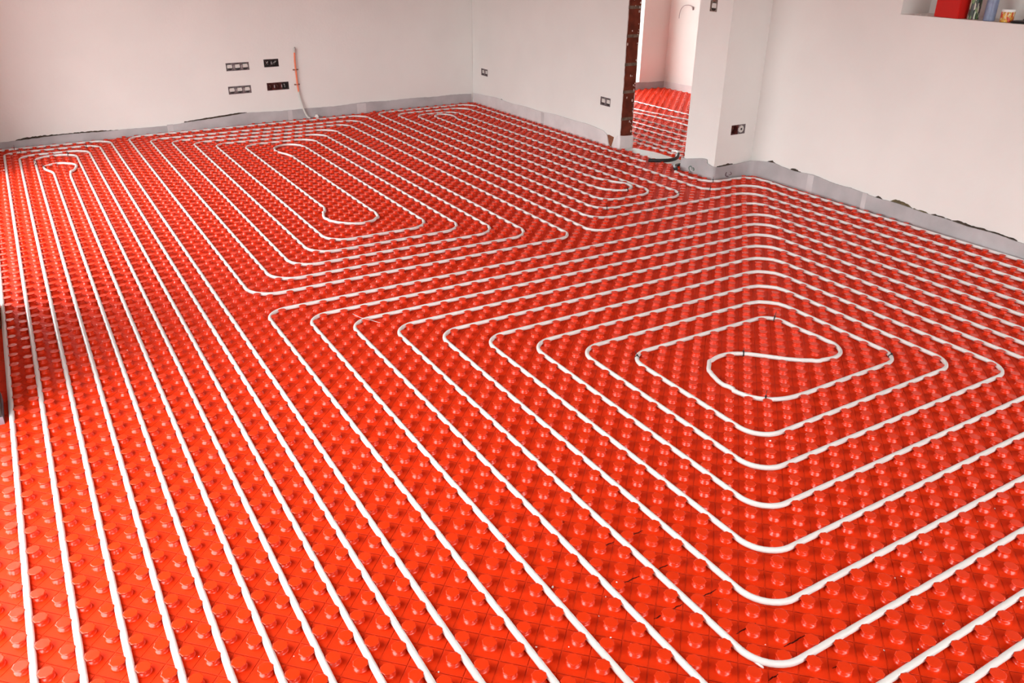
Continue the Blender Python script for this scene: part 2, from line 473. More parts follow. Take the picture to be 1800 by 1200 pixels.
def route(items, pref=(3, 2)):
    """items: (u,v) axis-aligned corners, or lists of free-hand points"""
    # polyline with chamfered grid corners
    flat = []
    for it in items:
        if isinstance(it, list): flat.append(('f', it))
        else: flat.append(('c', it))
    poly = []
    def pt(i, end):
        k, v = flat[i]
        return v if k == 'c' else (v[0] if end == 0 else v[-1])
    for i, (k, v) in enumerate(flat):
        if k == 'f':
            poly += [('f', p) for p in v]; continue
        if i == 0 or i == len(flat)-1:
            poly.append(('c', v)); continue
        a = pt(i-1, 1); b = pt(i+1, 0)
        d1 = (v[0]-a[0], v[1]-a[1]); d2 = (b[0]-v[0], b[1]-v[1])
        n1 = math.hypot(*d1); n2 = math.hypot(*d2)
        d1 = (round(d1[0]/n1), round(d1[1]/n1)); d2 = (round(d2[0]/n2), round(d2[1]/n2))
        # arc radius: pass inside the stud standing in the corner, or tight if there is none
        sx = math.floor(v[0]+0.5*(d2[0]-d1[0])); sy = math.floor(v[1]+0.5*(d2[1]-d1[1]))
        R = 2.75 if (sx+sy) % 2 else 2.05
        if d2[0]-d1[0] < 0 and d2[1]-d1[1] < 0: R = 2.75
        R = min(R, n1*0.5 if 0 < i-1 else n1*0.95, n2*0.5 if i+1 < len(flat)-1 else n2*0.95)
        cx = v[0]+(d2[0]-d1[0])*R; cy = v[1]+(d2[1]-d1[1])*R
        for q in range(11):
            t = q/10*math.pi/2
            poly.append(('a', (cx - d2[0]*R*math.cos(t) + d1[0]*R*math.sin(t), cy - d2[1]*R*math.cos(t) + d1[1]*R*math.sin(t))))
    # fillets for grid vertices; Catmull-Rom through free-hand points
    out = []
    n = len(poly)
    for i, (k, p) in enumerate(poly):
        if 0 < i < n-1 and k == 'c':
            a = poly[i-1][1]; b = poly[i+1][1]
            la = math.hypot(p[0]-a[0], p[1]-a[1]); lb = math.hypot(p[0]-b[0], p[1]-b[1])
            q = min(1.75, la*0.48, lb*0.48)
            A = (p[0]+(a[0]-p[0])/la*q, p[1]+(a[1]-p[1])/la*q)
            B = (p[0]+(b[0]-p[0])/lb*q, p[1]+(b[1]-p[1])/lb*q)
            for s in range(7):
                t = s/6
                out.append(((1-t)**2*A[0]+2*t*(1-t)*p[0]+t*t*B[0], (1-t)**2*A[1]+2*t*(1-t)*p[1]+t*t*B[1], 0))
        else:
            out.append((p[0], p[1], 1 if k == 'f' else 0))
    # smooth the free-hand runs
    res = []
    for i in range(len(out)):
        res.append(out[i][:2])
        if i < len(out)-1 and (out[i][2] or out[i+1][2]) and out[i][2]+out[i+1][2] == 2:
            p0 = out[max(i-1, 0)]; p1 = out[i]; p2 = out[i+1]; p3 = out[min(i+2, len(out)-1)]
            L = math.hypot(p2[0]-p1[0], p2[1]-p1[1])
            q0 = min(1, L/max(1e-6, math.hypot(p0[0]-p1[0], p0[1]-p1[1]))); q3 = min(1, L/max(1e-6, math.hypot(p3[0]-p2[0], p3[1]-p2[1])))
            p0 = tuple(p1[k]+(p0[k]-p1[k])*q0 for k in (0, 1)); p3 = tuple(p2[k]+(p3[k]-p2[k])*q3 for k in (0, 1))
            for s in range(1, 5):
                t = s/5
                res.append(tuple(0.5*((2*p1[k])+(-p0[k]+p2[k])*t+(2*p0[k]-5*p1[k]+4*p2[k]-p3[k])*t*t+(-p0[k]+3*p1[k]-3*p2[k]+p3[k])*t**3) for k in (0, 1)))
    return res

def nearest_studs(u, v):
    iu, iv = math.floor(u), math.floor(v)
    for i in (iu-1, iu, iu+1):
        for j in (iv-1, iv, iv+1):
            if (i+j) % 2: yield i+.5, j+.5

def relax(path, lo=0.35):
    """push the pipe sideways out of the studs it would run through"""
    # densify
    P = [path[0]]
    for a, b in zip(path[:-1], path[1:]):
        d = math.hypot(b[0]-a[0], b[1]-a[1])
        free = any(math.hypot(a[0]-x, a[1]-y) < 0.62 and False for x, y in nearest_studs(*a))
        n = 1
        if d > 0.5 and (abs(a[0]-b[0]) > 0.02 and abs(a[1]-b[1]) > 0.02): n = int(d/0.35)+1
        for k in range(1, n+1):
            P.append((a[0]+(b[0]-a[0])*k/n, a[1]+(b[1]-a[1])*k/n))
    for it in range(40):
        Q = list(P)
        moved = False
        for i in range(1, len(P)-1):
            x, y = P[i]
            dx = dy = 0
            for sx, sy in nearest_studs(x, y):
                d = math.hypot(x-sx, y-sy)
                if d < lo:
                    d = max(d, 1e-3)
                    dx += (x-sx)/d*(lo-d)*0.6; dy += (y-sy)/d*(lo-d)*0.6
            if dx or dy:
                Q[i] = (x+dx, y+dy); moved = True
        # light smoothing where moved
        for i in range(1, len(P)-1):
            if Q[i] != P[i]:
                Q[i] = tuple(Q[i][k]*0.8 + (Q[i-1][k]+Q[i+1][k])*0.1 for k in (0, 1))
        P = Q
        if not moved: break
    return P

ZP = 0.0106
RP = 0.0092
all_paths = []
def pipe(name, items, label, pref=(3, 2), m=PIPE, r=RP, group=None, do_relax=True, z=ZP, nseg=12):
    path = route(items, pref)
    if do_relax: path = relax(path)
    all_paths.append(path)
    g = G(); g.tube([(u*c, v*c, z) for u, v in path], r, nseg)
    o = g.obj(name, m, None, True)
    return tag(o, label, 'pipe', group)

EB = -14
# 1 narrow nested loops along the left edge
pipe('heating_pipe', [(16, EB), (16, 137), (2, 137), (2, -4), (12, -4), (12, 132), (6, 132), (6, 0), (8, 0),
    [(8, 114.0), (8, 117.5), (7.9, 120.3), (7.1, 122.7), (7.0, 124.6), (8.1, 125.8), (9.3, 126.0), (10.5, 125.3), (11.3, 123.6), (11.0, 121.2), (10.2, 118.8), (10, 116.2), (10, 113)],
    (10, -2), (4, -2), (4, 134), (14, 134), (14, -6), (0, -6), (0, 140), (18, 140), (18, EB)],
    'white heating pipe laid in long narrow nested loops along the left edge of the mat')
# 2 large square double spiral in the right foreground
pipe('heating_pipe', [(21, EB), (21, 54), (86, 54), (86, -3), (27, -3), (27, 48), (80, 48), (80, 3), (33, 3), (33, 42), (74, 42), (74, 9),
    (39, 9), (39, 36), (68, 36), (68, 15), (45, 15), (45, 30), (62, 30),
    [(62, 26.5), (62.2, 24.3), (62.2, 22.6), (61.4, 21.4), (60.2, 21.0), (58.9, 21.2), (57.5, 21.9), (56.3, 22.9), (55.2, 24.1), (54.0, 25.3), (52.6, 26.0), (51.0, 25.9), (49.7, 25.1), (48.8, 23.6), (48.5, 21.8), (48.8, 20.1), (49.7, 18.9), (51.2, 18.2), (53.2, 18.0), (55.5, 18)],
    (65, 18), (65, 33), (42, 33), (42, 12), (71, 12), (71, 39), (36, 39), (36, 6), (77, 6), (77, 45), (30, 45), (30, 0), (83, 0), (83, 51), (24, 51), (24, EB)],
    'white heating pipe wound in the large square spiral in the right foreground', pref=(2, 3))
# 3 elongated spiral in the middle
pipe('heating_pipe', [(30, EB), (30, -5), (89, -5), (89, 58), (62, 58), (62, 137), (24, 137), (24, 61), (55, 61), (55, 131), (30, 131), (30, 67), (49, 67), (49, 125), (37, 125),
    [(37, 88), (37, 85.5), (37, 83.6), (36.5, 81.8), (35.9, 80.6), (35.6, 78.8), (36.2, 77.1), (37.3, 75.8), (38.7, 75.0), (40.1, 75.2), (41.5, 76.4), (42, 78), (42, 80.5), (42, 83)],
    [(42, 111), (42, 113.5), (41.6, 115.5), (41.1, 116.7), (40.8, 118.4), (41.1, 120.3), (42.3, 121.8), (43.9, 122.2), (45.2, 121.3), (45.9, 119.2), (46, 116.5), (46, 113)],
    (46, 70), (33, 70), (33, 128), (52, 128), (52, 64), (27, 64), (27, 134), (59, 134), (59, 58), (21, 58), (21, 141), (65, 141), (65, 62), (92, 62), (92, EB)],
    'white heating pipe wound in the elongated spiral in the middle, reaching the back wall')
# 4 spiral beside the doorway wall
pipe('heating_pipe', [(95, EB),
    [(95, 55), (95.1, 58.5), (95.4, 61), (95.2, 63), (94.0, 64.4), (92.4, 65.0), (90.6, 65.0), (89.0, 65.2), (87.8, 66.0), (87.1, 67.4), (87, 69.4), (87, 72)],
    (87, 139), (71, 139), (71, 68), (80, 68),
    [(80, 127), (80.1, 129), (80.7, 131.2), (80.6, 133.2), (79.6, 134.4), (78.2, 134.3), (77.2, 133), (77, 131), (77, 128.5)],
    [(77, 81), (77.4, 78.5), (78.2, 76.0), (79.2, 74.0), (79.0, 72.2), (77.7, 71.1), (76.0, 71.5), (74.7, 72.9), (74.1, 75.2), (74, 78), (74, 81)],
    (74, 136), (83, 136), (83, 65), (68, 65), (68, 142), (90, 142),
    [(90, 89), (90, 86), (90.1, 84.4), (90.55, 83.1)]],
    'white heating pipe wound in the narrow spiral beside the wall with the doorway')
# 5 run along the right wall
pipe('heating_pipe', [(98, EB),
    [(98, 58), (98.2, 61.5), (98.5, 64.2), (98.2, 66.5), (97.0, 67.8), (95.2, 68.2), (93.2, 68.2), (91.4, 68.6), (90.3, 70.0), (89.9, 72), (90, 74), (90.25, 75.3), (90.6, 75.9)]],
    'white heating pipe running from the short black sleeve along the right wall')
# pipes of the room beyond the doorway
pipe('heating_pipe', [(98, 78), (98, 139), (100, 139), (100, 78)] , 'white heating pipe nearest the threshold in the room beyond the doorway', pref=(1, 2), do_relax=False)
pipe('heating_pipe', [(103, 78), (103, 138), (106, 138), (106, 78), (109, 78), (109, 138), (112, 138), (112, 78)], 'white heating pipe zigzagging across the middle of the mat beyond the doorway', pref=(1, 2), do_relax=False)
pipe('heating_pipe', [[(121, 78), (121, 100), (120.6, 104), (119.6, 110), (118.6, 116), (118.2, 121), (118, 128), (118, 138)]], 'bent white heating pipe second from the far edge in the room beyond the doorway')
pipe('heating_pipe', [[(116, 78), (116, 100), (116.4, 104), (116.4, 110), (115.8, 116), (115.2, 121), (115, 128), (115, 138)]], 'bent white heating pipe third from the far edge in the room beyond the doorway')
pipe('heating_pipe', [(124, 78), (124, 139)], 'straight white heating pipe farthest from the threshold in the room beyond the doorway', do_relax=False)

# ------------------------------------------------------------------ the studded mats
def inside(poly, x, y):
    r = False
    n = len(poly)
    for i in range(n):
        x1, y1 = poly[i]; x2, y2 = poly[(i+1) % n]
        if (y1 > y) != (y2 > y) and x < (x2-x1)*(y-y1)/(y2-y1)+x1: r = not r
    return r
def dist_edge(poly, x, y):
    d = 1e9; n = len(poly)
    for i in range(n):
        x1, y1 = poly[i]; x2, y2 = poly[(i+1) % n]
        L = (x2-x1)**2+(y2-y1)**2
        t = max(0, min(1, ((x-x1)*(x2-x1)+(y-y1)*(y2-y1))/L))
        d = min(d, math.hypot(x-x1-t*(x2-x1), y-y1-t*(y2-y1)))
    return d

# cells blocked by free-hand pipes
blocked = set()
for path in all_paths:
    for a, b in zip(path[:-1], path[1:]):
        d = math.hypot(b[0]-a[0], b[1]-a[1])
        n = max(1, int(d/0.15))
        if abs(a[0]-b[0]) < 1e-6 and abs(a[0]-round(a[0])) < 1e-6: continue
        if abs(a[1]-b[1]) < 1e-6 and abs(a[1]-round(a[1])) < 1e-6: continue
        for k in range(n+1):
            u = a[0]+(b[0]-a[0])*k/n; v = a[1]+(b[1]-a[1])*k/n
            for x, y in nearest_studs(u, v):
                if math.hypot(u-x, v-y) < 0.365: blocked.add((x, y))

def stud_mesh(n, detail):
    if detail:
        prof = [(.0196, 0, 0), (.0189, .0029, 0), (.0167, .0053, 0), (.0141, .0071, .03), (.0122, .0086, .08), (.0116, .0118, .09), (.0130, .0143, .07), (.0164, .0158, .06), (.0182, .0163, .07), (.0186, .0169, .07), (.0181, .0177, .065), (.0162, .0181, .05)]
    else:
        prof = [(.0194, 0, 0), (.0167, .0053, 0), (.0126, .0085, .05), (.0122, .0130, .05), (.0176, .0161, .06), (.0186, .0169, .06), (.0162, .0181, 0)]
    vs = []; fs = []
    for r, h, s in prof:
        for i in range(n):
            a = 2*math.pi*i/n
            q = r*(1 + s*math.cos((8 if h > .0125 else 4)*a)) if n >= 24 else r
            vs.append((q*math.cos(a), q*math.sin(a), h))
    for k in range(len(prof)-1):
        for i in range(n):
            j = (i+1) % n
            fs.append((k*n+i, k*n+j, (k+1)*n+j, (k+1)*n+i))
    fs.append(tuple((len(prof)-1)*n+i for i in range(n)))
    return vs, fs

camP = cam.matrix_world.translation
Minv = cam.matrix_world.inverted()
def in_view(u, v):
    p = Minv @ Vector((u*c, v*c, 0.01))
    if p.z > -0.05: return False
    f = 1424.09
    x = 900 - f*p.x/p.z; y = 600 + f*p.y/p.z
    return 8 < x < 1792 and 8 < y < 1192

import numpy as np
def build_mat(name, poly, label, cat, vmin, singles, near_lim):
    root = empty(name, (0, 0, 0), label, cat)
    n = len(poly)
    vs = [(x*c, y*c, 0) for x, y in poly] + [(x*c, y*c, -0.03) for x, y in poly]
    fs = [tuple(range(n)), tuple(range(2*n-1, n-1, -1))] + [(i, n+i, n+(i+1) % n, (i+1) % n) for i in range(n)]
    bm = bmesh.new()
    vv = [bm.verts.new(v) for v in vs]
    for f in fs: bm.faces.new([vv[i] for i in f])
    bm_obj('base_sheet', bm, REDSHEET, root)
    pts = []
    us = [p[0] for p in poly]; vs_ = [p[1] for p in poly]
    for i in range(math.floor(min(us))-1, math.ceil(max(us))+1):
        for j in range(max(vmin, math.floor(min(vs_))-1), math.ceil(max(vs_))+1):
            if (i+j) % 2 == 0: continue
            x, y = i+.5, j+.5
            if (x, y) in blocked or not inside(poly, x, y) or dist_edge(poly, x, y) < 0.42: continue
            pts.append((x, y))
    near = lambda q: (Vector((q[0]*c, q[1]*c, 0))-camP).length
    pts.sort(key=near)
    vis = [q for q in pts if in_view(*q)][:singles]
    vset = set(vis)
    V0, F0 = stud_mesh(32, True)
    if singles:
        me = bpy.data.meshes.new('stud'); me.from_pydata(V0, [], F0); me.update()
        for p in me.polygons: p.use_smooth = True
        me.polygons[-1].use_smooth = False
        me.materials.append(REDSTUD)
        for (x, y) in vis:
            o = bpy.data.objects.new('stud', me); C.objects.link(o)
            o.parent = root; o.location = (x*c, y*c, 0)
    # the rest of the studs: one mesh
    AV = []; AF = []; base = 0
    VL, FL = stud_mesh(24, False); VF, FF = stud_mesh(12, False)
    verts = []; loops = []; starts = []; totals = []; smooth = []
    ls = 0; vb = 0
    for q in pts:
        if q in vset: continue
        d = near(q)
        v_, f_ = (V0, F0) if d < near_lim else ((VL, FL) if d < near_lim*1.9 else (VF, FF))
        a = np.array(v_); a[:, 0] += q[0]*c; a[:, 1] += q[1]*c
        verts.append(a)
        for k, f in enumerate(f_):
            loops.extend(i+vb for i in f); starts.append(ls); totals.append(len(f)); ls += len(f)
            smooth.append(k < len(f_)-1)
        vb += len(v_)
    me = bpy.data.meshes.new('studs')
    vv = np.concatenate(verts).astype(np.float32)
    me.vertices.add(len(vv)); me.vertices.foreach_set('co', vv.ravel())
    me.loops.add(ls); me.loops.foreach_set('vertex_index', np.array(loops, dtype=np.int32))
    me.polygons.add(len(starts)); me.polygons.foreach_set('loop_start', np.array(starts, dtype=np.int32))
    me.polygons.foreach_set('use_smooth', np.array(smooth, dtype=bool))
    me.update(calc_edges=True)
    me.materials.append(REDSTUD)
    o = bpy.data.objects.new('studs', me); C.objects.link(o); o.parent = root
    o['kind'] = 'stuff'
    return root

main_poly = [(-0.9, -16), (98.45, -16), (98.45, 26), (99.9, 68.9), (92.3, 69.6), (92.25, 76.6), (93.2, 77.2), (93.1, 92.0), (92.3, 92.4), (92.3, 144.95), (-0.9, 141.1), (-0.9, 43.9), (-5.2, 43.9), (-5.2, 5.1), (-0.9, 5.1)]
build_mat('studded_floor_mat', main_poly, 'red plastic studded underfloor heating mat covering the floor of the main room', 'floor mat', -15, 100, 2.6)
far_poly = [(96.9, 77.0), (143.8, 77.0), (143.8, 141.25), (95.5, 142.1), (95.5, 92.3), (96.8, 88)]
build_mat('studded_floor_mat', far_poly, 'red plastic studded heating mat in the small room beyond the doorway', 'floor mat', 77, 0, 1.0)

# dark slits where two moulded panels meet
SLIT = mat('dark_panel_gap', (0.05, 0.006, 0.005), 0.9, 0.1)
sm = [o for o in bpy.data.objects if o.name.startswith('studded_floor_mat') and 'main room' in o['label']][0]
for u0, u1, v in [(29.0, 29.7, 11.7), (31.0, 31.8, 11.65), (28.1, 29.2, 8.7), (30.35, 31.3, 8.6), (27.8, 28.45, 5.8), (29.1, 29.75, 5.86), (31.1, 32.1, 5.74), (30.75, 32.15, 2.9), (32.2, 33.7, 1.05), (29.95, 30.7, 0.0), (32.9, 33.3, 5.6), (27.6, 28.2, 14.7), (29.4, 30.2, 14.65), (26.9, 27.6, 17.7), (33.2, 34.0, -1.1)]:
    n = 6; g = G()
    for k in range(n):
        a_, b_ = u0+(u1-u0)*k/n, u0+(u1-u0)*(k+1)/n
        w_ = 0.0011*(0.5+math.sin(math.pi*(k+.5)/n)); vo = 0.02*math.sin(k*1.7+u0)
        g.box(a_*c, b_*c, (v+vo)*c-w_, (v+vo)*c+w_, -.001, 0.0006)
    g.obj('panel_gap', SLIT, sm)

# film over the threshold
g = G()
pl = [(93.3, 77.0), (96.8, 76.8), (96.7, 87.9), (95.45, 92.25), (94.1, 92.4), (93.2, 92.0)]
zt = lambda i: 0.0015 + 0.001*(i % 2)
n = len(pl)
g.add([(x*c, y*c, zt(i)) for i, (x, y) in enumerate(pl)] + [(x*c, y*c, Z0) for x, y in pl],
      [tuple(range(n)), tuple(range(2*n-1, n-1, -1))] + [(i, n+i, n+(i+1) % n, (i+1) % n) for i in range(n)])
tag(g.obj('threshold_film', FILM), 'white plastic film on the doorway threshold between the two red mats', 'plastic film')

# ------------------------------------------------------------------ grey edge insulation strips
def strip(name, pts, label, m, thick=0.007, step=0.02, jag=0.003, seed=0, joints=(), wav=0.0015):
    """pts: (u, v, top z) along the wall, the room on the left of the direction of travel is not assumed"""
    rnd = random.Random(seed)
    P = []
    for a, b in zip(pts[:-1], pts[1:]):
        L = math.hypot(b[0]-a[0], b[1]-a[1])*c
        n = max(1, int(L/step))
        for i in range(n): P.append(tuple(a[k]+(b[k]-a[k])*i/n for k in range(3)))
    P.append(pts[-1])
    vs = []; fs = []
    N = len(P)
    for i, (u, v, h) in enumerate(P):
        a = P[max(i-1, 0)]; b = P[min(i+1, N-1)]
        t = Vector((b[0]-a[0], b[1]-a[1])).normalized(); nn = Vector((t.y, -t.x))
        h2 = h + rnd.uniform(-jag, jag)*0.5 + 0.003*math.sin(i*0.23+seed)
        o1 = wav*math.sin(i*0.31+seed*2)
        for z, f in ((Z0+.001, 0), (h2*0.5, o1), (h2, 0)):
            vs.append((u*c + nn.x*(thick/2+f), v*c + nn.y*(thick/2+f), z))
        for z, f in ((h2, 0), (h2*0.5, o1), (Z0+.001, 0)):
            vs.append((u*c - nn.x*(thick/2-f), v*c - nn.y*(thick/2-f), z))
    for i in range(N-1):
        for k in range(6):
            fs.append((i*6+k, i*6+(k+1) % 6, i*6+6+(k+1) % 6, i*6+6+k))
    fs += [(5, 4, 3, 2, 1, 0), tuple((N-1)*6+k for k in range(6))]
    bm = bmesh.new(); vv = [bm.verts.new(v) for v in vs]
    for f in fs: bm.faces.new([vv[i] for i in f])
    o = bm_obj(name, bm, m, None, True)
    o.data.set_sharp_from_angle(angle=0.7)
    tag(o, label, 'edge strip')
    for (u, v, du, dv, h, w_) in joints:      # paler overlaps where two lengths meet
        d = Vector((du, dv)).normalized(); nn = Vector((d.y, -d.x))
        g = G()
        q = [(Vector((u, v))*c + d*s_ + nn*o_) for s_ in (-w_/2, w_/2) for o_ in (-thick/2-0.0012, thick/2+0.0012)]
        g.add([(p.x, p.y, Z0+.002) for p in q] + [(p.x, p.y, h) for p in q],
              [(0,1,3,2),(4,6,7,5),(0,4,5,1),(2,3,7,6),(0,2,6,4),(1,5,7,3)])
        g.obj('overlap_joint', FOILM, o)
    return o
bv = lambda u: 141.5 + u*0.04086
def bpts(l, off=0.12): return [(s/c, bv(s/c)-off, z) for s, z in l]
strip('edge_strip', bpts([(-0.035, .058), (0.11, .060), (0.22, .066), (0.4, .072), (0.56, .073), (0.74, .074), (0.96, .070), (1.2, .066), (1.44, .071), (1.74, .085), (1.96, .103), (2.12, .112), (2.3, .105), (2.5, .104), (2.85, .098), (3.34, .106), (3.86, .102), (4.33, .099), (4.60, .092)]),
      'long grey foil edge strip along the foot of the back wall with the sockets', FOIL, seed=1,
      joints=[(28.6, bv(28.6)-.12, 1, .041, .074, .05), (51, bv(51)-.12, 1, .041, .102, .045), (66, bv(66)-.12, 1, .041, .10, .10)])
strip('edge_strip', [(92.36, 144.9, .098), (92.36, 141.7, .113), (92.36, 135.5, .122), (92.36, 128.5, .117), (92.36, 121.9, .121), (92.36, 108, .135), (92.36, 102.6, .136), (92.36, 97.4, .122), (92.36, 96.4, .108), (92.36, 96.0, .092), (92.36, 95.6, .045), (92.36, 95.3, .004)],
      'pale foil edge strip along the foot of the wall between corner and doorway', FOILW, seed=2, jag=0.001,
      joints=[(92.36, 116.6, 0, 1, .118, .05)])
strip('edge_strip', [(92.32, 94.6, .004), (92.31, 94.0, .05), (92.30, 93.3, .105), (92.29, 92.95, .122), (92.31, 92.62, .124), (92.45, 92.47, .122), (93.2, 92.44, .116), (94.6, 92.44, .109), (95.15, 92.46, .107), (95.32, 92.6, .105), (95.34, 93.2, .10)],
      'pinkish white foil strip folded round the foot of the brick wall end', FOILW, seed=3, jag=0.001, step=0.01)
crn = [(92.46, 77.0, .100), (92.44, 75.9, .102), (92.44, 71.9, .138), (92.44, 71.5, .136), (92.44, 71.3, .108), (92.45, 70.5, .103), (92.52, 70.05, .101), (92.75, 69.86, .099), (93.3, 69.83, .096), (95.5, 69.83, .094), (97.2, 69.83, .093), (98.6, 69.75, .102), (99.4, 69.5, .109), (99.85, 69.0, .114), (99.98, 68.2, .121)]
def rpts(l, off=0.12): return [(98.7+s/c*0.0349-off, 26+s/c*0.9994, z) for s, z in l]
strip('edge_strip', crn + rpts([(2.02, .131), (1.95, .132), (1.88, .123), (1.75, .124), (1.59, .130), (1.34, .117), (1.15, .113), (0.97, .106), (0.80, .108), (0.63, .101), (0.48, .101), (0.2, .100), (0.02, .098)]) + [(98.58, 20, .098), (98.58, -14, .098)],
      'grey foil edge strip running round the wall end and along the right wall', FOIL, seed=4, jag=0.0015, step=0.012,
      joints=[(98.7+1.60/c*.0349-.12, 26+1.60/c, .0349, 1, .128, .055), (98.7+1.135/c*.0349-.12, 26+1.135/c, .0349, 1, .114, .035)])
strip('edge_strip', [(95.4, 142.35, .09), (120, 141.85, .088), (135.7, 141.5, .090), (141.5, 141.4, .080), (143.75, 141.3, .078)],
      'grey foil edge strip at the back of the room beyond the doorway', FOIL, seed=5)
strip('edge_strip', [(143.82, 141.2, .075), (143.82, 130, .09), (143.82, 77, .09)],
      'grey foil edge strip on the right side of the room beyond the doorway', FOILW, seed=6)
# drawn green-black print on the strip by the wall end
def scribble(u, v, du, dv, h0, col, seed, label):
    rnd = random.Random(seed); g = G()
    for k in range(5):
        a0 = rnd.uniform(0, 6.28); R_ = rnd.uniform(.010, .026)
        pts = []
        for q in range(9):
            a = a0 + q*0.30
            s_ = R_*math.cos(a)*1.3 + rnd.uniform(-.002, .002) + (k-2)*0.007; z_ = h0 + R_*math.sin(a)
            pts.append((u*c + du*s_, v*c + dv*s_, z_))
        g.tube(pts, 0.0022, 5)
    return g
P1 = mat('dark_green_print', (0.10, 0.17, 0.13), 0.7); P2 = mat('dark_brown_print', (0.13, 0.07, 0.085), 0.7)
es = [o for o in bpy.data.objects if o.name.startswith('edge_strip') and 'right wall' in o.get('label', '')][0]
scribble(92.355, 74.4, 0, 1, .036, P1, 4, '').obj('printed_mark', P1, es)
scribble(95.6, 69.74, 1, 0, .030, P2, 9, '').obj('printed_mark', P2, es)

# ------------------------------------------------------------------ sockets in the walls
def frame_matrix(origin, right, out):
    """local x = right, y = into the wall, z = up"""
    x = Vector(right).normalized(); y = -Vector(out).normalized(); z = x.cross(y)
    m = Matrix((x, y, z)).transposed().to_4x4(); m.translation = origin
    return m
def socket(fn_origin, right, out, n, styles, label, vertical=False, body=BOXGREY):
    mt = frame_matrix(fn_origin, right, out)
    root = bpy.data.objects.new('socket_box', None); C.objects.link(root)
    root.empty_display_size = 0.03
    root.matrix_world = mt
    tag(root, label, 'wall socket box', 'open socket boxes in the walls')
    W_ = MOD
    for i in range(n):
        ox, oz = (0, i*W_) if vertical else (i*W_, 0)
        st = styles[i]
        g = G()
        e_ = 0.0012; t_ = 0.004; D = 0.046
        x0, x1, z0, z1 = ox+e_, ox+W_-e_, oz+e_, oz+W_-e_
        g.box(x0, x0+t_, -0.001, D, z0, z1); g.box(x1-t_, x1, -0.001, D, z0, z1)
        g.box(x0+t_, x1-t_, -0.001, D, z0, z0+t_); g.box(x0+t_, x1-t_, -0.001, D, z1-t_, z1)
        g.box(x0, x1, D-0.004, D, z0, z1)
        # round lip inside
        cx, cz = ox+W_/2, oz+W_/2
        nn = 20; vs = []; fs = []
        for k in range(nn):
            a = 2*math.pi*k/nn
            for R_, yy in ((.030, .002), (.030, .040)):
                vs.append((cx+R_*math.cos(a), yy, cz+R_*math.sin(a)))
            # square-ish outer rim
            q = max(abs(math.cos(a)), abs(math.sin(a)))
            vs.append((cx+.0295*math.cos(a)/q, .002, cz+.0295*math.sin(a)/q) if .0295/q > .0301 else (cx+.0305*math.cos(a), .002, cz+.0305*math.sin(a)))
        for k in range(nn):
            j = (k+1) % nn
            fs += [(3*k, 3*j, 3*j+1, 3*k+1), (3*k, 3*k+2, 3*j+2, 3*j)]
        g.add(vs, fs)
        bx = g.obj('back_box', {'dark': BOXDARK, 'red': BOXRED}.get(st, body), root)
        if st in ('insert', 'disc'):
            g = G()
            if st == 'insert':
                g.box(cx-.021, cx+.021, .004, .036, cz-.018, cz+.020)
                g.box(cx-.026, cx-.021, .007, .03, cz-.010, cz+.010); g.box(cx+.021, cx+.026, .007, .03, cz-.010, cz+.010)
            else:
                g.lathe([(.026, .004), (.026, .010), (.018, .010), (.018, .03)], 24, 'y', (cx, 0.0, cz))
            ins = g.obj('socket_insert', INSERT, bx)
            g = G()
            if st == 'insert': g.box(cx-.020, cx+.020, .002, .004, cz-.018, cz-.012)
            else: g.lathe([(.008, .002), (.008, .012)], 12, 'y', (cx, 0, cz))
            g.obj('contact_slot', BOXDARK, ins)
        elif st in ('dark', 'red', 'wires', 'grey'):
            rnd = random.Random(int(1000*(ox+oz)+len(label)))
            for q in range(2):
                g = G(); a = rnd.uniform(-.015, .015)
                g.tube([(cx+a, .040, cz-.02), (cx+a*.6, .026, cz-.008+q*.01), (cx-a*.5, .014, cz+.004), (cx-a, .010, cz+.016)], .0026, 7)
                g.obj('cable_end', WIREW if (q and st != 'red') else (CLIP if st == 'red' else WIREG), bx)
        if i:      # bridge between neighbouring boxes
            g = G()
            if vertical: g.box(cx-.012, cx+.012, -.002, .004, oz-.004, oz+.004)
            else: g.box(ox-.004, ox+.004, -.002, .004, cz-.012, cz+.012)
            g.obj('link_piece', WIREG if body is BOXGREY else CLIP, root)
    return root
a, t, nb = WB
ro = -nb       # room direction
bl = ['upper left triple socket box with pale inserts on the back wall',
      'lower left triple socket box with pale inserts on the back wall',
      'upper double empty dark socket box beside the conduit on the back wall',
      'lower triple empty dark red socket box beside the conduit on the back wall']
bs = [['insert']*3, ['insert']*3, ['dark', 'dark'], ['red', 'red', 'dark']]
for (s, z, n), lb, st in zip(back_boxes, bl, bs):
    socket(on_back(s, z), t, ro, n, st, lb)
a, t, n_ = WD
for (s, z, n), lb in zip(door_boxes, ['double socket box in the doorway wall near the corner of the room', 'double socket box in the doorway wall right beside the brick wall end']):
    socket(on_door(s+n*MOD, z), -t, -n_, n, ['insert', 'insert'], lb)
a, t, n_ = WP
socket(on_return(0.131, 0.317), n_, -t, 2, ['red', 'disc'], 'double socket box with a pale disc low on the return of the wall end')
socket(on_front(0.152+MOD, 1.158), -t, -n_, 3, ['insert', 'grey', 'insert'], 'upright switch box high on the wall end right of the doorway', vertical=True, body=mat('brown_grey_box', (0.30, 0.21, 0.17), 0.6, noise_amt=0.4, noise_scale=60))

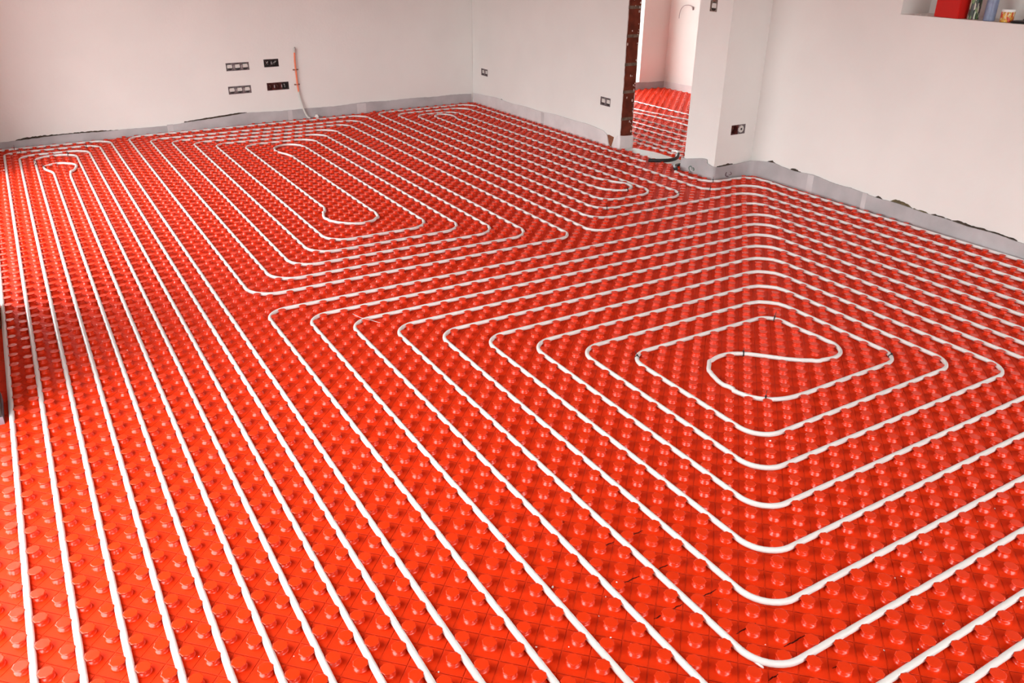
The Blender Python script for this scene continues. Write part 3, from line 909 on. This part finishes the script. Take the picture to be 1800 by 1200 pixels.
# ------------------------------------------------------------------ conduit on the back wall
root = empty('wall_conduit', on_back(2.73, 0.0, 0.02), 'thin conduit with orange sleeve rising from the mat on the back wall', 'conduit')
def rel(p): return Vector(p) - root.location
def curve(ps, n=6):
    out = []
    for i in range(len(ps)-1):
        p0, p1, p2, p3 = ps[max(i-1, 0)], ps[i], ps[i+1], ps[min(i+2, len(ps)-1)]
        for s_ in range(n):
            q = s_/n
            out.append(0.5*((2*p1)+(p2-p0)*q+(2*p0-5*p1+4*p2-p3)*q*q+(3*p1-p0-3*p2+p3)*q**3))
    out.append(ps[-1]); return out
cp = [rel(on_back(s, z, d)) for s, z, d in [(2.656, .640, .016), (2.654, .602, .016), (2.651, .535, .016), (2.652, .472, .015), (2.653, .378, .015), (2.654, .33, .015), (2.658, .262, .016)]]
pts = curve(cp, 14)
g = G(); g.tube(pts, [0.0088 if i % 2 else 0.0074 for i in range(len(pts))], 12); g.obj('corrugated_sleeve', ORANGE, root, True)
cp = [rel(on_back(s, z, d)) for s, z, d in [(2.658, .270, .016), (2.664, .22, .017), (2.673, .165, .020), (2.690, .085, .030), (2.712, .030, .040), (2.735, .012, .050)]]
g = G(); g.tube(curve(cp), 0.0085, 12); g.obj('lower_tube', CONDW, root, True)
cp = [rel(on_back(s, z, d)) for s, z, d in [(2.655, .628, .016), (2.655, .648, .017), (2.656, .668, .019)]]
g = G(); g.tube(curve(cp), [0.0105]*12+[0.008], 12); cap_ = g.obj('end_cap', CONDW, root, True)
g = G(); g.tube([rel(on_back(2.662, .655, .028)), rel(on_back(2.664, .668, .026)), rel(on_back(2.660, .676, .020))], 0.004, 8); g.obj('cable_stub', BOXGREY, cap_, True)
for z in (.472, .335):
    g = G()
    for q in (-1, 1):
        g.m = Matrix.Translation(rel(on_back(2.652+q*.019, z, .0)))
        g.box(-.006, .006, -.020, 0, -.005, .005)
    g.m = Matrix()
    ring = [rel(on_back(2.652+.0125*math.cos(k*.3927), z, .015+.0125*math.sin(k*.3927))) for k in range(9)]
    g.tube(ring, .003, 6)
    g.obj('wall_clip', CLIP, root)
# white plug lying by the conduit
g = G(Matrix.Translation(on_back(2.806, 0.012, 0.040)))
g.box(-.016, .016, -.012, .012, -.0118, .014); g.box(-.010, .010, -.008, .008, .014, .028)
tag(g.obj('plastic_plug', CHIP), 'small white plastic plug on the mat at the foot of the back wall', 'plug')

# loose cable in the far room wall
root = empty('loose_cable', (144*c-0.002, 128.5*c, 0.95), 'curved loose cable hanging from a hole in the wall beyond the doorway', 'cable')
fr_ = lambda s, z, d: Vector((144*c-d, 60*c+s, z)) - root.location
g = G(); g.tube(curve([fr_(3.683, .935, .002), fr_(3.684, .950, .02), fr_(3.72, .962, .03), fr_(3.80, .955, .03), fr_(3.85, .92, .03), fr_(3.875, .87, .028), fr_(3.888, .81, .02)]), .0042, 8)
g.obj('cable_sheath', WIREG, root, True)
g = G(); g.tube([fr_(3.684, .915, .0), fr_(3.684, .93, .006), fr_(3.684, .945, .012)], .011, 10); g.obj('wall_outlet', WIREG, root, True)

# ------------------------------------------------------------------ black sleeves at the doorway
def sleeve(pts, label, r=0.0145):
    path = curve([Vector((u*c, v*c, z)) for u, v, z in pts], 6)
    root = G(); root.tube(path, [r*(1+0.03*(i % 2)) for i in range(len(path))], 12)
    o = root.obj('pipe_sleeve', BLACK, None, True)
    return tag(o, label, 'pipe sleeve', 'black foam sleeves at the doorway')
s1 = sleeve([(90.75, 82.75, .0235), (91.7, 81.9, .024), (92.6, 81.45, .024), (94.0, 81.2, .022), (95.4, 81.5, .024), (96.2, 82.0, .030), (96.8, 82.6, .040)], 'longer black foam sleeve lying across the white doorway threshold')
s2 = sleeve([(90.8, 76.1, .0235), (91.2, 76.9, .0235), (92.1, 77.7, .024), (93.0, 78.0, .022), (94.0, 78.0, .020), (95.1, 77.9, .020)], 'shorter curved black foam sleeve at the foot of the wall right of the doorway')
g = G(); g.tube(curve([Vector((u*c, v*c, z)) for u, v, z in [(96.75, 82.5, .041), (97.15, 83.1, .050), (97.5, 83.9, .044), (97.7, 85.0, .034)]]), RP, 12); 
tag(g.obj('pipe_end', PIPE, None, True), 'bent white pipe end poking out of the black sleeve at the threshold', 'pipe end')

# ------------------------------------------------------------------ cable ties round the pipes
def tie(u, v, label, tail=0.02):
    # pipe point nearest, with its direction
    best = None
    for path in all_paths:
        for a, b in zip(path[:-1], path[1:]):
            L2 = (b[0]-a[0])**2+(b[1]-a[1])**2
            if L2 < 1e-12: continue
            q = max(0, min(1, ((u-a[0])*(b[0]-a[0])+(v-a[1])*(b[1]-a[1]))/L2))
            x = a[0]+(b[0]-a[0])*q; y = a[1]+(b[1]-a[1])*q
            d = math.hypot(u-x, v-y)
            if best is None or d < best[0]: best = (d, x, y, (b[0]-a[0], b[1]-a[1]))
    _, x, y, d = best
    ang = math.atan2(d[1], d[0])
    root = empty('cable_tie', (x*c, y*c, 0), label, 'cable tie', 'black cable ties on the heating pipes', ang)
    g = G(); R_ = RP+0.0012
    ring = [(0.0005*math.sin(k), R_*math.cos(2*math.pi*k/16), ZP+R_*math.sin(2*math.pi*k/16)) for k in range(17)]
    vs = []; fs = []
    for k in range(16):
        a = 2*math.pi*k/16
        for rr, xx in ((R_-.0009, -.0024), (R_+.0009, -.0024), (R_+.0009, .0024), (R_-.0009, .0024)):
            vs.append((xx, rr*math.cos(a), ZP+rr*math.sin(a)))
    for k in range(16):
        j = (k+1) % 16
        for q in range(4): fs.append((k*4+q, k*4+(q+1) % 4, j*4+(q+1) % 4, j*4+q))
    g.add(vs, fs); g.obj('loop', BLACK, root)
    g = G(); g.box(-.003, .003, -.0035, .0035, ZP+R_, ZP+R_+.006); g.obj('lock_head', BLACK, root)
    g = G(); g.tube([(0, 0.002, ZP+R_+.004), (.001, .007, ZP+R_+.004+tail*.5), (.002, .010, ZP+R_+.004+tail)], .0013, 5); g.obj('tail', BLACK, root)
for u, v, lb in [(53.9, 25.4, 'black cable tie at the upper end of the inner curve of the square spiral'),
                 (49.7, 18.9, 'black cable tie at the lower end of the inner curve of the square spiral'),
                 (45.5, 29.3, 'black cable tie on the innermost left corner of the square spiral'),
                 (64.6, 18.6, 'black cable tie on the innermost right corner of the square spiral'),
                 (61.8, 29.2, 'black cable tie on the innermost far corner of the square spiral'),
                 (82.6, 65.6, 'black cable tie on the pointed bend nearest the wall end right of the doorway'),
                 (77.3, 71.1, 'black cable tie on the small inner hairpin near the doorway'),
                 (69.3, 65.2, 'black cable tie at the lower bend of the spiral beside the doorway'),
                 (88.0, 65.6, 'black cable tie on the second pipe below the wall end'),
                 (91.4, 68.6, 'black cable tie on the first pipe below the wall end'),
                 (3.6, 140, 'black cable tie on the outermost pipe in the left back corner'),
                 (4.4, 137, 'black cable tie on the second pipe in the left back corner'),
                 (14.1, 136.9, 'black cable tie near the right end of the second left back bend'),
                 (11.0, 131.5, 'black cable tie on the right side of the fourth left back bend'),
                 (6.2, 128.8, 'upper black cable tie on the left side of the fourth left back bend'),
                 (6.1, 126.3, 'lower black cable tie on the left side of the fourth left back bend'),
                 (7.1, 124.3, 'black cable tie on the round inner end of the left loops')]:
    tie(u, v, lb)

# ------------------------------------------------------------------ crumbs of plaster on the mat
random.seed(5)
def chip_mesh(k):
    bm = bmesh.new()
    bmesh.ops.create_icosphere(bm, subdivisions=1, radius=1)
    rnd = random.Random(100+k)
    for v in bm.verts:
        v.co *= rnd.uniform(.6, 1.15)
        v.co.z = max(v.co.z*.6, -.35)
    me = bpy.data.meshes.new('plaster_crumb'); bm.to_mesh(me); bm.free(); me.materials.append(CHIP); return me
cms = [chip_mesh(k) for k in range(5)]
def chip_z(u, v):
    for x, y in nearest_studs(u, v):
        if math.hypot(u-x, v-y) < .40: return 0.0181
    return 0.0003
crumbs = [(45.39,14.4,5),(24.52,10.39,5),(49.06,6.3,4),(24.84,5.65,4),(45.17,-3.35,2.5),(21.5,7.31,3),(27.5,8.65,3),(22.9,6.49,2.5),(25.42,7.4,2.5),(26.57,8.35,2.5),
 (3.36,113.59,9),(1.72,124.58,6),(5.86,32.93,2.5),(8.16,21.28,3.5),(6.71,32.15,2.5),(3.28,43.1,3),(8.78,51.62,2.5),(22.62,91.95,5),(28.53,63.59,3),(52.91,23.7,3),
 (50.2,15.2,2.5),(46.73,6.13,2.5),(52.65,3.86,3.5),(50.05,1.99,3),(52.22,2.21,3),(44.5,2.0,3.5),(40.55,-2.04,3),(41.34,1.39,3),(41.76,1.3,2.5),(36.34,-1.63,2.5),(37.88,-2.45,3),(31.49,1.63,2.5),
 (31.34,4.88,2.5),(20.98,13.07,2.5),(17.25,15.19,2.5),(16.4,10.01,3.5),(16.63,8.38,3),(7.1,17.66,2.5),(6.94,15.14,2.5),(10.94,12.83,2.5)]
for k, (u, v, r) in enumerate(crumbs):
    o = bpy.data.objects.new('plaster_crumb', cms[k % 5]); C.objects.link(o)
    r *= 0.00085
    o.scale = (r, r*random.uniform(.7, 1.2), r); o.rotation_euler = (0, 0, random.uniform(0, 6.28))
    o.location = (u*c, v*c, chip_z(u, v)+r*.35)
    big = r > 0.0065
    tag(o, 'largest white plaster lump on the mat near the left back loops' if big else 'tiny white crumb of plaster scattered on the red studded mat', 'plaster crumb', 'white plaster crumbs on the mat')
# plastic sliver sticking out under the outer bend
g = G(); g.tube(curve([Vector((30.32*c, 2.0*c, .0030)), Vector((30.2*c, 1.5*c, .004)), Vector((30.17*c, 1.0*c, .006)), Vector((30.2*c, .55*c, .008))]), [.0035]*14+[.003]*4+[.001], 7)
tag(g.obj('plastic_offcut', PIPE, None, True), 'thin white plastic sliver under the outermost near bend of the square spiral', 'offcut')
g = G(); g.tube(curve([Vector((29.4*c, 46.2*c, .018)), Vector((28.9*c, 47.0*c, .0202)), Vector((28.2*c, 48.2*c, .0202)), Vector((27.9*c, 49.3*c, .0200))]), .0009, 5)
tag(g.obj('thread', PIPE, None, True), 'fine pale thread lying on the studs by the fourth corner of the square spiral', 'thread')

# ------------------------------------------------------------------ things in the wall niche
ZN = 1.2145
root = empty('red_box', (100.95*c, 43.1*c, ZN), 'glossy red box standing at the left in the wall niche', 'box', None, math.radians(-12))
g = G(); g.box(-.062, .070, -.088, .088, 0.0, .20)
bm = bmesh.new()
vv = [bm.verts.new(v) for v in g.v]
for f in g.f: bm.faces.new([vv[i] for i in f])
bmesh.ops.bevel(bm, geom=bm.edges[:], offset=.003, segments=2, affect='EDGES')
bm_obj('carcass', bm, REDBOX, root)
g = G(); g.box(-.064, .072, -.090, .090, .20, .215); g.obj('lid', REDBOX, root)
def label_mat(name, cols, scale):
    m = mat(name, cols[0], 0.35, 0.5)
    n = m.node_tree; b = n.nodes['Principled BSDF']
    t = n.nodes.new('ShaderNodeTexCoord'); v = n.nodes.new('ShaderNodeTexVoronoi')
    mpg = n.nodes.new('ShaderNodeMapping'); mpg.inputs['Scale'].default_value = scale
    n.links.new(t.outputs['Object'], mpg.inputs[0]); n.links.new(mpg.outputs[0], v.inputs['Vector'])
    r = n.nodes.new('ShaderNodeValToRGB'); r.color_ramp.interpolation = 'CONSTANT'
    s = n.nodes.new('ShaderNodeSeparateColor'); n.links.new(v.outputs['Color'], s.inputs[0]); n.links.new(s.outputs[0], r.inputs[0])
    els = r.color_ramp.elements
    while len(els) < len(cols): els.new(0.5)
    for i, cc in enumerate(cols): els[i].position = i/len(cols); els[i].color = (*cc, 1)
    n.links.new(r.outputs[0], b.inputs['Base Color']); return m
def can(name, u, v, r, h, m, lidm, label, cat, taper=0.0):
    root = empty(name, (u*c, v*c, ZN), label, cat)
    g = G(); g.lathe([(r*.94, 0), (r, .004), (r, h*.8), (r*(1-taper), h)], 28); g.obj('body', m, root, False)
    g = G(); g.lathe([(r*(1-taper)*.96, h), (r*(1-taper)*.96, h+.012), (r*.7, h+.014)], 28); g.obj('lid', lidm, root)
    return root
can('spray_can', 100.55, 40.55, .030, .15, label_mat('green_white_label', [(.03, .05, .03), (.60, .64, .50), (.09, .02, .05), (.02, .03, .02), (.16, .26, .08)], (34, 34, 7)), BOXDARK,
    'dark can with green and white label beside the red box', 'can', .1)
can('blue_bottle', 100.05, 38.35, .030, .16, mat('blue_grey_plastic', (.22, .27, .42), .3, .5, noise_amt=.25, noise_scale=50), WHITEF, 'blue grey bottle between the dark can and the yellow jar', 'bottle', .3)
r_ = can('yellow_jar', 100.35, 36.55, .034, .052, label_mat('orange_red_label', [(.72, .36, .02), (.65, .06, .02), (.75, .55, .30), (.55, .28, .02)], (26, 26, 14)), WHITEF, 'yellow and red jar with white lid in the wall niche', 'jar')
root = empty('black_tool', (100.3*c, 35.0*c, ZN), 'black flat tool lying at the right end of the wall niche', 'tool', None, 0.25)
g = G()
g.lathe([(.045, 0.0005), (.047, .004), (.04, .011), (.02, .014)], 24); g.obj('blade_disc', BLACK, root)
g = G(); g.tube([(.02, -.01, .012), (.05, -.05, .016), (.07, -.09, .016)], .008, 10); g.obj('handle', BLACK, root, True)
for k, (u, v) in enumerate([(100.2, 47.6), (100.5, 47.0), (100.4, 46.2)]):
    o = bpy.data.objects.new('plaster_crumb', cms[k]); C.objects.link(o)
    o.scale = (.008, .007, .006); o.location = (u*c, v*c, ZN+.0025)
    tag(o, ['left', 'middle', 'right'][k] + ' one of three reddish crumbs left of the red box in the niche', 'crumb', 'crumbs in the niche')
